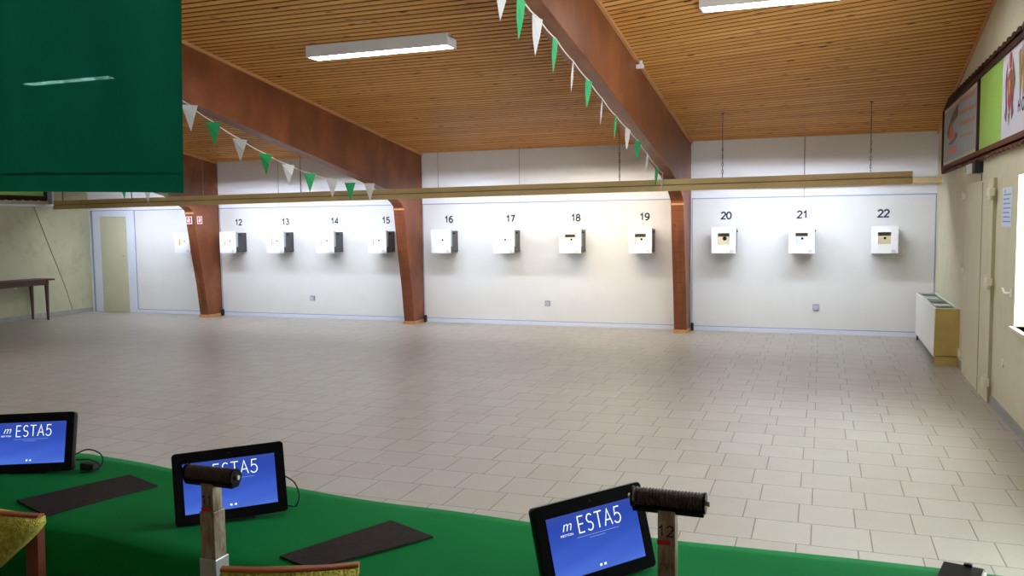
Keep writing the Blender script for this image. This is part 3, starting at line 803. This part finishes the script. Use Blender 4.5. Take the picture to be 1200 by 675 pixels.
# ------------------------------------------------------------------ rubber mats
def mat_obj(c4, label):
    z = ZT-.0005
    o = MB().prism([(x, y, z) for x, y in c4], (0, 0, .006)).build('rubber_mat', 'rubber_mat', bevel=.001)
    tag(o, label, 'mat', 'black rubber mats on the green table')
mat_obj([(-4.10, -11.20), (-3.866, -11.287), (-3.745, -10.905), (-3.952, -10.828)], 'black rubber mat on the green cloth right of the leftmost monitor')
mat_obj([(-2.904, -11.335), (-2.764, -11.385), (-2.546, -11.052), (-2.737, -10.965)], 'black rubber mat on the green cloth right of the middle monitor')
# small black case at the right end
t = empty('black_case', (-1.09, -10.95, ZT), 'small black case with a white edge on the green cloth at bottom right', 'case')
m = MB().box(-.05, .05, -.10, .10, 0, .03).xf(Matrix.Rotation(-.25, 4, 'Z')); m.build('case_body', 'black_plastic', t, True, bevel=.003)
m = MB().box(.049, .056, -.10, .08, .018, .028).xf(Matrix.Rotation(-.25, 4, 'Z')); m.build('white_edge', 'sticker_white', t, True)
m = MB().box(.0, .02, .092, .102, .03, .036).xf(Matrix.Rotation(-.25, 4, 'Z')); m.build('hinge', 'tablet_back', t, True)

# ------------------------------------------------------------------ roller rests
def rest(x, y, zh, label, num, split):
    t = empty('roller_rest', (x, y, 0), label, 'gun rest', 'roller rests in front of the table')
    a = .0195
    MB().box(-a, a, -a, a, split, zh-.016).build('inner_post', 'alu', t, True, bevel=.002)
    MB().box(-a-.004, a+.004, -a-.004, a+.004, .30, split).build('middle_post', 'alu', t, True, bevel=.002)
    MB().box(-a-.008, a+.008, -a-.008, a+.008, .02, split-num[1]).build('lower_post', 'bright_alu', t, True, bevel=.002)
    MB().box(-.16, .16, -.03, .03, 0, .025).box(-.03, .03, -.16, .16, 0, .025).build('cross_foot', 'matte_black', t, True, bevel=.004)
    # red mark and pen number on the inner post
    MB().box(-a-.0008, a*.5, -a-.0008, -a, zh-.094, zh-.084).build('red_mark', 'red_tape', t, True)
    if num[0]: letters(num[0], .026, .0032, 'marker_ink', 'pen_number', t, (-.001, -a-.0008, zh-.062), RX90, gap=.12, th=.0004, xs=1.0)
    # roller head
    L = .073; R = .0215
    prof = []
    n = 18
    m = MB()
    pts = []; rr = []
    k = 0; xx = -L
    while xx < L+.0001:
        pts += [(xx, 0, zh+.004), (xx+.0012, 0, zh+.004), (xx+.0046, 0, zh+.004), (xx+.0058, 0, zh+.004)]; rr += [R-.0022, R, R, R-.0022]; xx += .0073
    m.tube(pts, rr, n); m.build('ribbed_roller', 'roller_rubber', t, True)
    MB().prism([(-L-.004, -.021, zh-.014), (-L-.004, .021, zh-.014), (-L-.004, .014, zh-.026), (-L-.004, -.014, zh-.026)], (2*L+.012, 0, 0)).build('roller_cradle', 'black_plastic', t, True, bevel=.002)
    MB().disc((L+.006, 0, zh+.003), (1, 0, 0), .0235, 20, .005).build('end_plate', 'black_plastic', t, True)
    MB().disc((-L-.004, 0, zh+.003), (-1, 0, 0), .0235, 20, .004).build('end_plate', 'black_plastic', t, True)
    MB().disc((L+.011, 0, zh+.003), (1, 0, 0), .0065, 12, .008).disc((-L-.008, 0, zh+.003), (-1, 0, 0), .0065, 12, .008).build('axle_nut', 'bright_alu', t, True)
    return t
rest(-2.998, -11.50, 1.035, 'left metal roller rest standing in front of the middle monitor', ('11', .132), .941)
rest(-1.748, -11.50, 1.093, 'right metal roller rest marked 12 standing beside the right monitor', ('12', .16), .913)

# ------------------------------------------------------------------ chairs
def chair(x, y, rz, ztop, label):
    """local: seat towards +y (under the table), the viewer sees the back of the backrest; x = right edge offset"""
    t = empty('upholstered_chair', (x, y, 0), label, 'chair', 'olive upholstered wooden chairs', rz=rz)
    W = .17
    # half-moon backrest, slightly curved in plan
    prof = []
    for k in range(21):
        cx = W*(1-k/10); cz = -.022-.15*(1-abs(cx)/W)**.85
        prof.append((cx, cz))
    prof = [(W, 0)]+prof+[(-W, 0)]
    def crv(xx): return -.03+.018*(xx/W)**2
    n = len(prof); front = [(px, crv(px)-.018, ztop-.012+pz) for px, pz in prof]; back = [(px, crv(px)+.018, ztop-.012+pz) for px, pz in prof]
    c0 = (0, crv(0)-.026, ztop-.075); c1 = (0, crv(0)+.026, ztop-.075)
    m = MB(); vs = front+back+[c0, c1]; fs = []
    for i in range(n-1): fs += [(i, i+1, n+i+1, n+i), (2*n, i+1, i), (2*n+1, n+i, n+i+1)]
    # top closure
    N = 12; base = len(vs); tops = []
    fs += [(0, n, 2*n-1, n-1), (2*n, 0, n-1), (2*n+1, 2*n-1, n)]
    m.add(vs, fs); o = m.build('backrest', 'boucle', t, True, smooth=True)
    rl = MB(); pts = [(xx, crv(xx), ztop-.007) for xx in [(-W-.002)+(2*W+.004)*k/16 for k in range(17)]]
    q = []
    for (px, py, pz) in pts: q += [(px, py-.013, pz-.004), (px, py-.013, pz+.001), (px, py-.008, pz+.004), (px, py+.013, pz+.004), (px, py+.013, pz-.004)]
    f = []
    for i in range(16):
        for k in range(5): f.append((i*5+k, i*5+(k+1) % 5, i*5+5+(k+1) % 5, i*5+5+k))
    f += [(0,1,2,3,4), (84,83,82,81,80)]
    rl.add(q, f).build('top_rail', 'chair_wood', t, True, bevel=.002)
    for s in (-1, 1):
        m = MB(); X = s*.105
        m.add([(X-.024, crv(.1)+a_+dy, z) if q_ == 0 else (X+.024, crv(.1)+a_+dy, z) for z, dy in ((0, -.06), (.44, .0), (ztop-.05, .012)) for q_, a_ in ((0, .02), (1, .02), (1, .048), (0, .048))],
              [(0,1,2,3), (4,0,1,5), (5,1,2,6), (6,2,3,7), (7,3,0,4), (8,4,5,9), (9,5,6,10), (10,6,7,11), (11,7,4,8), (11,10,9,8)])
        m.build('leg', 'dark_chair_wood', t, True, bevel=.003)
        MB().tube([(s*.17, .40, 0), (s*.16, .37, .42)], [.012, .018], 10).build('leg', 'dark_chair_wood', t, True)
    MB().box(-.19, .19, .03, .41, .40, .43).build('seat_frame', 'dark_chair_wood', t, True, bevel=.006)
    MB().box(-.195, .195, .035, .42, .43, .475).build('seat', 'boucle', t, True, bevel=.018, seg=3)
    return t
chair(-3.738, -11.545, 0.0, .886, 'olive upholstered wooden chair at the left picture edge')
chair(-2.682, -11.592, .40, .868, 'olive upholstered wooden chair at bottom centre below the mat')

# ------------------------------------------------------------------ convector under the right end of the targets
t = empty('convector_heater', (-.13, -1.4, 0), 'white convector heater with plywood end panel along the right wall', 'heater')
y0, y1 = -2.50, -.28
MB().box(-.262, -.244, y0+.02, y1, .095, .66).build('front_panel', 'convector_white', t, bevel=.004)
MB().prism([(-.262, y0, .115), (0, y0, .115), (0, y0, .66), (-.25, y0, .66)], (0, .022, 0)).build('end_panel', 'convector_wood', t, bevel=.003)
MB().prism([(-.262, y1-.02, .115), (0, y1-.02, .115), (0, y1-.02, .66), (-.25, y1-.02, .66)], (0, .022, 0)).build('end_panel', 'convector_wood', t, bevel=.003)
MB().box(-.252, -.005, y0+.012, y0+.034, 0, .105).build('plinth', 'convector_wood', t, bevel=.002)
MB().box(-.245, -.225, y1-.03, y1-.01, 0, .1).build('plinth', 'matte_black', t, bevel=.002)
MB().box(-.10, -.02, y0+.05, y1-.05, .06, .5).build('radiator_core', 'grille_dark', t)
g = MB().box(-.244, -.225, y0+.02, y1-.02, .645, .662).box(-.035, -.0, y0+.02, y1-.02, .645, .662)
for k in range(5): g.box(-.24, 0, y0+.03+k*.53, y0+.07+k*.53, .644, .661)
g.build('top_frame', 'glass_green', t)
g = MB()
for k in range(9): g.box(-.222+k*.021, -.212+k*.021, y0+.04, y1-.04, .640, .652)
g.build('top_grille', 'grille_dark', t)
tag(MB().box(-.23, -.07, -2.28, -2.0, .664, .672).build('glass_plate', 'glass_green', bevel=.002), 'pale green glass plate on the heater top, near end', 'plate')
tag(MB().box(-.23, -.09, -1.35, -1.1, .664, .672).build('glass_plate', 'glass_green', bevel=.002), 'pale green glass plate on the heater top, far end', 'plate')

# ------------------------------------------------------------------ advertising boards with scalloped frames
def scallop(mb, x, d, ya, yb, zedge, up, step=.2, r=.05):
    n = int(abs(yb-ya)/step); pts = [(x, ya, zedge-up*.02)]
    for i in range(n):
        for k in range(6):
            a = PI*k/5; yy = ya+(yb-ya)*(i+(1-math.cos(a))/2)/n
            pts.append((x, yy, zedge+up*r*math.sin(a)))
    pts.append((x, yb, zedge-up*.02)); mb.prism(pts, (d, 0, 0)); return mb
def right_sign():
    ya, yb, z0, z1 = -.85, -8.2, 2.36, 3.07
    t = empty('advertising_board', (-.03, -3.0, z0), 'long advertising board with scalloped brown frame high on the right wall', 'sign')
    m = MB().box(-.05, -.004, yb, ya, z1, z1+.07).box(-.05, -.004, ya-.03, ya+.02, z0-.05, z1+.07).box(-.052, -.004, -3.70, -3.64, z0, z1)
    scallop(m, -.05, .03, ya, yb, z1+.07, 1, .21, .05); m.build('upper_frame', 'frame_brown', t)
    m = MB().box(-.05, -.004, yb, ya, z0-.07, z0); scallop(m, -.05, .03, ya, yb, z0-.07, -1, .19, .03); m.build('lower_frame', 'frame_brown_light', t)
    p = MB().box(-.03, -.006, -3.64, ya-.03, z0, z1).build('poster_panel', 'poster_cream', t)
    MB().box(-.0315, -.030, -3.56, ya-.10, z0+.04, z1-.04).build('poster_print', 'poster_blue', p)
    m = MB(); X = -.033
    def yz(pts, dd=.0012, mb=None, X=X): mb.prism([(X, y, z) for y, z in pts], (dd, 0, 0))
    # dark vehicle-like shape with a reddish figure
    yz([(-1.25, 2.76), (-1.5, 2.90), (-1.95, 2.99), (-2.15, 3.01), (-2.15, 2.88), (-1.8, 2.84), (-1.5, 2.76), (-1.3, 2.68)], mb=m)
    yz([(-1.35, 2.60), (-1.6, 2.66), (-2.1, 2.70), (-2.15, 2.64), (-1.7, 2.58)], mb=m); m.build('poster_dark_shape', 'poster_dark', p)
    m = MB(); yz([(-1.45, 2.78), (-1.6, 2.86), (-1.75, 2.82), (-1.72, 2.74), (-1.95, 2.72), (-1.9, 2.64), (-1.5, 2.62), (-1.4, 2.68)], mb=m, X=-.0345)
    for r_, (a, b) in enumerate(((-2.3, -3.35), (-2.25, -3.45), (-2.3, -3.4), (-2.3, -3.3))):
        zc0 = 3.0-.13*r_; y = a; q = random.Random(r_)
        while y > b:
            wl = q.uniform(.08, .15); hh = q.uniform(.045, .06) if r_ < 3 else .025
            zz = zc0-.04*(a-y)
            yz([(y, zz), (y-wl*.25, zz+hh), (y-wl*.6, zz+hh*.6), (y-wl, zz+hh*.9), (y-wl*.8, zz-.005)], mb=m); y -= wl+.04
    yz([(-1.3, 2.46), (-1.3, 2.54), (-2.1, 2.55), (-2.1, 2.47)], mb=m)
    m.build('poster_red_print', 'poster_orange', p)
    MB().box(-.03, -.006, -4.86, -3.70, z0, z1).build('green_panel', 'sign_green', t)
    w = MB().box(-.03, -.006, yb, -4.86, z0, z1).build('white_panel', 'sign_white', t)
    # crest
    m = MB(); cy = -5.20
    yz([(cy+.10, 2.86), (cy+.07, 2.66), (cy, 2.56), (cy-.09, 2.66), (cy-.12, 2.86), (cy-.04, 2.93)], mb=m); m.prism([(X, cy+.04, 2.93), (X, cy-.05, 2.93), (X, cy-.07, 3.03), (X, cy, 3.07), (X, cy+.05, 3.02)], (.0012, 0, 0))
    m.build('crest', 'crest_red', w)
    m = MB()
    for sgn in (-1, 1):
        yz([(cy+sgn*.12, 2.98), (cy+sgn*.18, 2.86), (cy+sgn*.15, 2.62), (cy+sgn*.19, 2.55), (cy+sgn*.12, 2.50), (cy+sgn*.08, 2.60), (cy+sgn*.13, 2.74)], mb=m, X=-.0345)
    m.build('crest', 'crest_purple' , w)
    m = MB(); yz([(cy-.12, 3.0), (cy-.16, 2.9), (cy-.22, 2.8), (cy-.17, 2.72), (cy-.10, 2.84)], mb=m, X=-.036); yz([(cy+.03, 2.56), (cy, 2.46), (cy-.05, 2.56)], mb=m, X=-.036); m.build('crest', 'crest_green', w)
    m = MB(); yz([(cy+.03, 2.82), (cy-.05, 2.84), (cy-.04, 2.72), (cy+.02, 2.70)], mb=m, X=-.036); m.build('crest', 'crest_gold', w)
    for nm, hh, ww, mt, y, z, d in (('W', .33, .095, 'crest_purple', -5.68, 2.86, -.0315), ('W', .33, .06, 'crest_gold', -5.68, 2.86, -.0330), ('HOF', .10, .018, 'number_blue', -5.74, 2.575, -.0315)):
        letters(nm, hh, ww, mt, 'lettering', w, Vector((d, y, z))-t.location-w.location, RXW, gap=.35 if nm == 'HOF' else .1, th=.001, xs=.75 if nm == 'W' else 1.4)
    return t, w
sg, wp = right_sign()
# left wall twin inside a white recess frame
t = empty('advertising_board', (XL+.05, -2.2, 2.1), 'brown framed advertising board with scalloped edge high on the left wall', 'sign')
m = MB().box(XL+.0, XL+.10, -5.2, -1.03, 2.25, 2.31); scallop(m, XL+.07, .03, -5.2, -1.03, 2.25, -1, .17, .035); m.box(XL, XL+.1, -1.08, -1.03, 2.25, 3.1); m.build('brown_frame', 'frame_brown', t)
MB().box(XL+.0, XL+.06, -5.2, -1.08, 2.31, 3.1).build('board_face', 'sign_green', t)
t = empty('wall_frame', (XL+.06, -2.2, 2.05), 'white wooden frame around the board on the left wall', 'frame')
MB().box(XL, XL+.12, -5.3, -.90, 2.115, 2.155).box(XL, XL+.12, -.94, -.90, 2.155, 2.9).build('frame_boards', 'white_board', t, bevel=.004)
MB().box(XL, XL+.02, -5.3, -.94, 2.155, 2.25).build('backing', 'poster_cream', t)
tag(MB().tube([(XL+.008, -1.25, 2.10), (XL+.008, -.98, 1.40), (XL+.008, -.66, .60), (XL+.008, -.5, .1)], .012, 8).build('wall_conduit', 'pipe_olive'), 'thin slanting conduit running down the left wall', 'conduit')
tag(MB().disc((XL, -1.75, .62), (1, 0, 0), .03, 14, .02).build('wall_plug', 'sticker_white'), 'small round white plug on the left wall under the bench table', 'plug')

# ------------------------------------------------------------------ dark side table at the left wall
t = empty('side_table', (-15.2, -2.3, 0), 'dark brown wooden side table against the left wall', 'table')
MB().box(-15.46, -14.96, -3.3, -1.34, .735, .765).build('table_top', 'bench_wood', t, bevel=.005)
MB().box(-15.42, -15.0, -3.22, -1.44, .655, .735).build('apron', 'bench_wood', t, bevel=.003)
for x in (-15.40, -15.02):
    for y in (-1.48, -3.18):
        m = MB(); m.add([(x-a, y-a, z) for a, z in ((.016, 0), (.028, .735))]+[(x+a, y-a, z) for a, z in ((.016, 0), (.028, .735))]+[(x+a, y+a, z) for a, z in ((.016, 0), (.028, .735))]+[(x-a, y+a, z) for a, z in ((.016, 0), (.028, .735))],
                        [(0,2,4,6), (1,7,5,3), (0,1,3,2), (2,3,5,4), (4,5,7,6), (6,7,1,0)])
        m.build('leg', 'bench_wood', t, bevel=.003)

# ------------------------------------------------------------------ small things on the right wall
t = empty('alarm_unit', (-.03, -3.4, 2.17), 'small white wall unit with dark side under the advertising board', 'wall unit')
MB().box(-.07, 0, -3.62, -3.10, 2.15, 2.25).build('unit_body', 'unit_white', t, bevel=.006)
MB().box(-.075, -.0, -3.80, -3.62, 2.14, 2.25).build('unit_side', 'matte_black', t, bevel=.004)
MB().box(-.0715, -.07, -3.18, -3.14, 2.17, 2.24).build('unit_lamp', 'crest_green', t)
t = empty('wall_notice', (0, -5.07, 1.62), 'pale blue paper notice on the right wall between door and window', 'notice')
MB().box(-.004, -.0005, -5.28, -4.86, 1.62, 1.955).build('paper', 'paper_sheet', t)
m = MB()
for k in range(7): m.box(-.005, -.004, -5.24+.03*(k % 3), -4.92, 1.66+k*.038, 1.672+k*.038)
m.disc((-.004, -4.98, 1.925), (-1, 0, 0), .014, 12, .002)
m.build('printed_lines', 'paper_blue', t)
t = empty('wall_hook', (0, -5.36, 1.05), 'small white hook on the right wall beside the window', 'hook')
MB().box(-.01, 0, -5.40, -5.35, 1.05, 1.12).tube([(-.01, -5.37, 1.08), (-.05, -5.35, 1.08), (-.055, -5.29, 1.115)], .008, 8).build('hook_arm', 'sticker_white', t)
tag(MB().disc((0, -5.1, .455), (-1, 0, 0), .04, 16, .008).build('round_outlet', 'hinge_cream', smooth=False), 'small round cream cap low on the right wall beside the door', 'cap')
tag(MB().tube([(-.006, -3.75, 2.14), (-.006, -3.76, 2.06)], .006, 6).build('unit_cable', 'pipe_olive'), 'short cable running down from the small wall unit', 'cable')
# dark cable boxes at the feet of the posts
for x, lab in ((-12.225, 'small dark bracket at the foot of the left timber post'), (-7.95, 'small dark bracket at the foot of the middle timber post'), (-3.38, 'small dark bracket at the foot of the right timber post')):
    tag(MB().box(x-.015, x+.02, -.07, -.013, .0, .12).build('floor_bracket', 'matte_black', bevel=.004), lab, 'bracket')

# ------------------------------------------------------------------ light
w = bpy.data.worlds.new('sky'); SC.world = w; w.use_nodes = True
bg = w.node_tree.nodes['Background']; bg.inputs[0].default_value = (.86, .93, 1, 1); bg.inputs[1].default_value = 13.0
for k, (a, b) in enumerate(WIN):
    l = bpy.data.lights.new('window_portal', 'AREA'); l.shape = 'RECTANGLE'; l.size = b-a; l.size_y = WZ[1]-WZ[0]; l.cycles.is_portal = True
    o = bpy.data.objects.new('window_portal', l); COL.objects.link(o); o.location = (.28, (a+b)/2, (WZ[0]+WZ[1])/2)
    o.rotation_euler = (PI/2, 0, PI/2)

SC.view_settings.view_transform = 'Standard'; SC.view_settings.look = 'None'; SC.view_settings.gamma = 1
SC.view_settings.use_curve_mapping = False; SC.view_settings.exposure = 0.9
SC.cycles.max_bounces = 8; SC.cycles.diffuse_bounces = 5; SC.cycles.transparent_max_bounces = 12
SC.cycles.use_denoising = True; SC.cycles.sample_clamp_indirect = 8
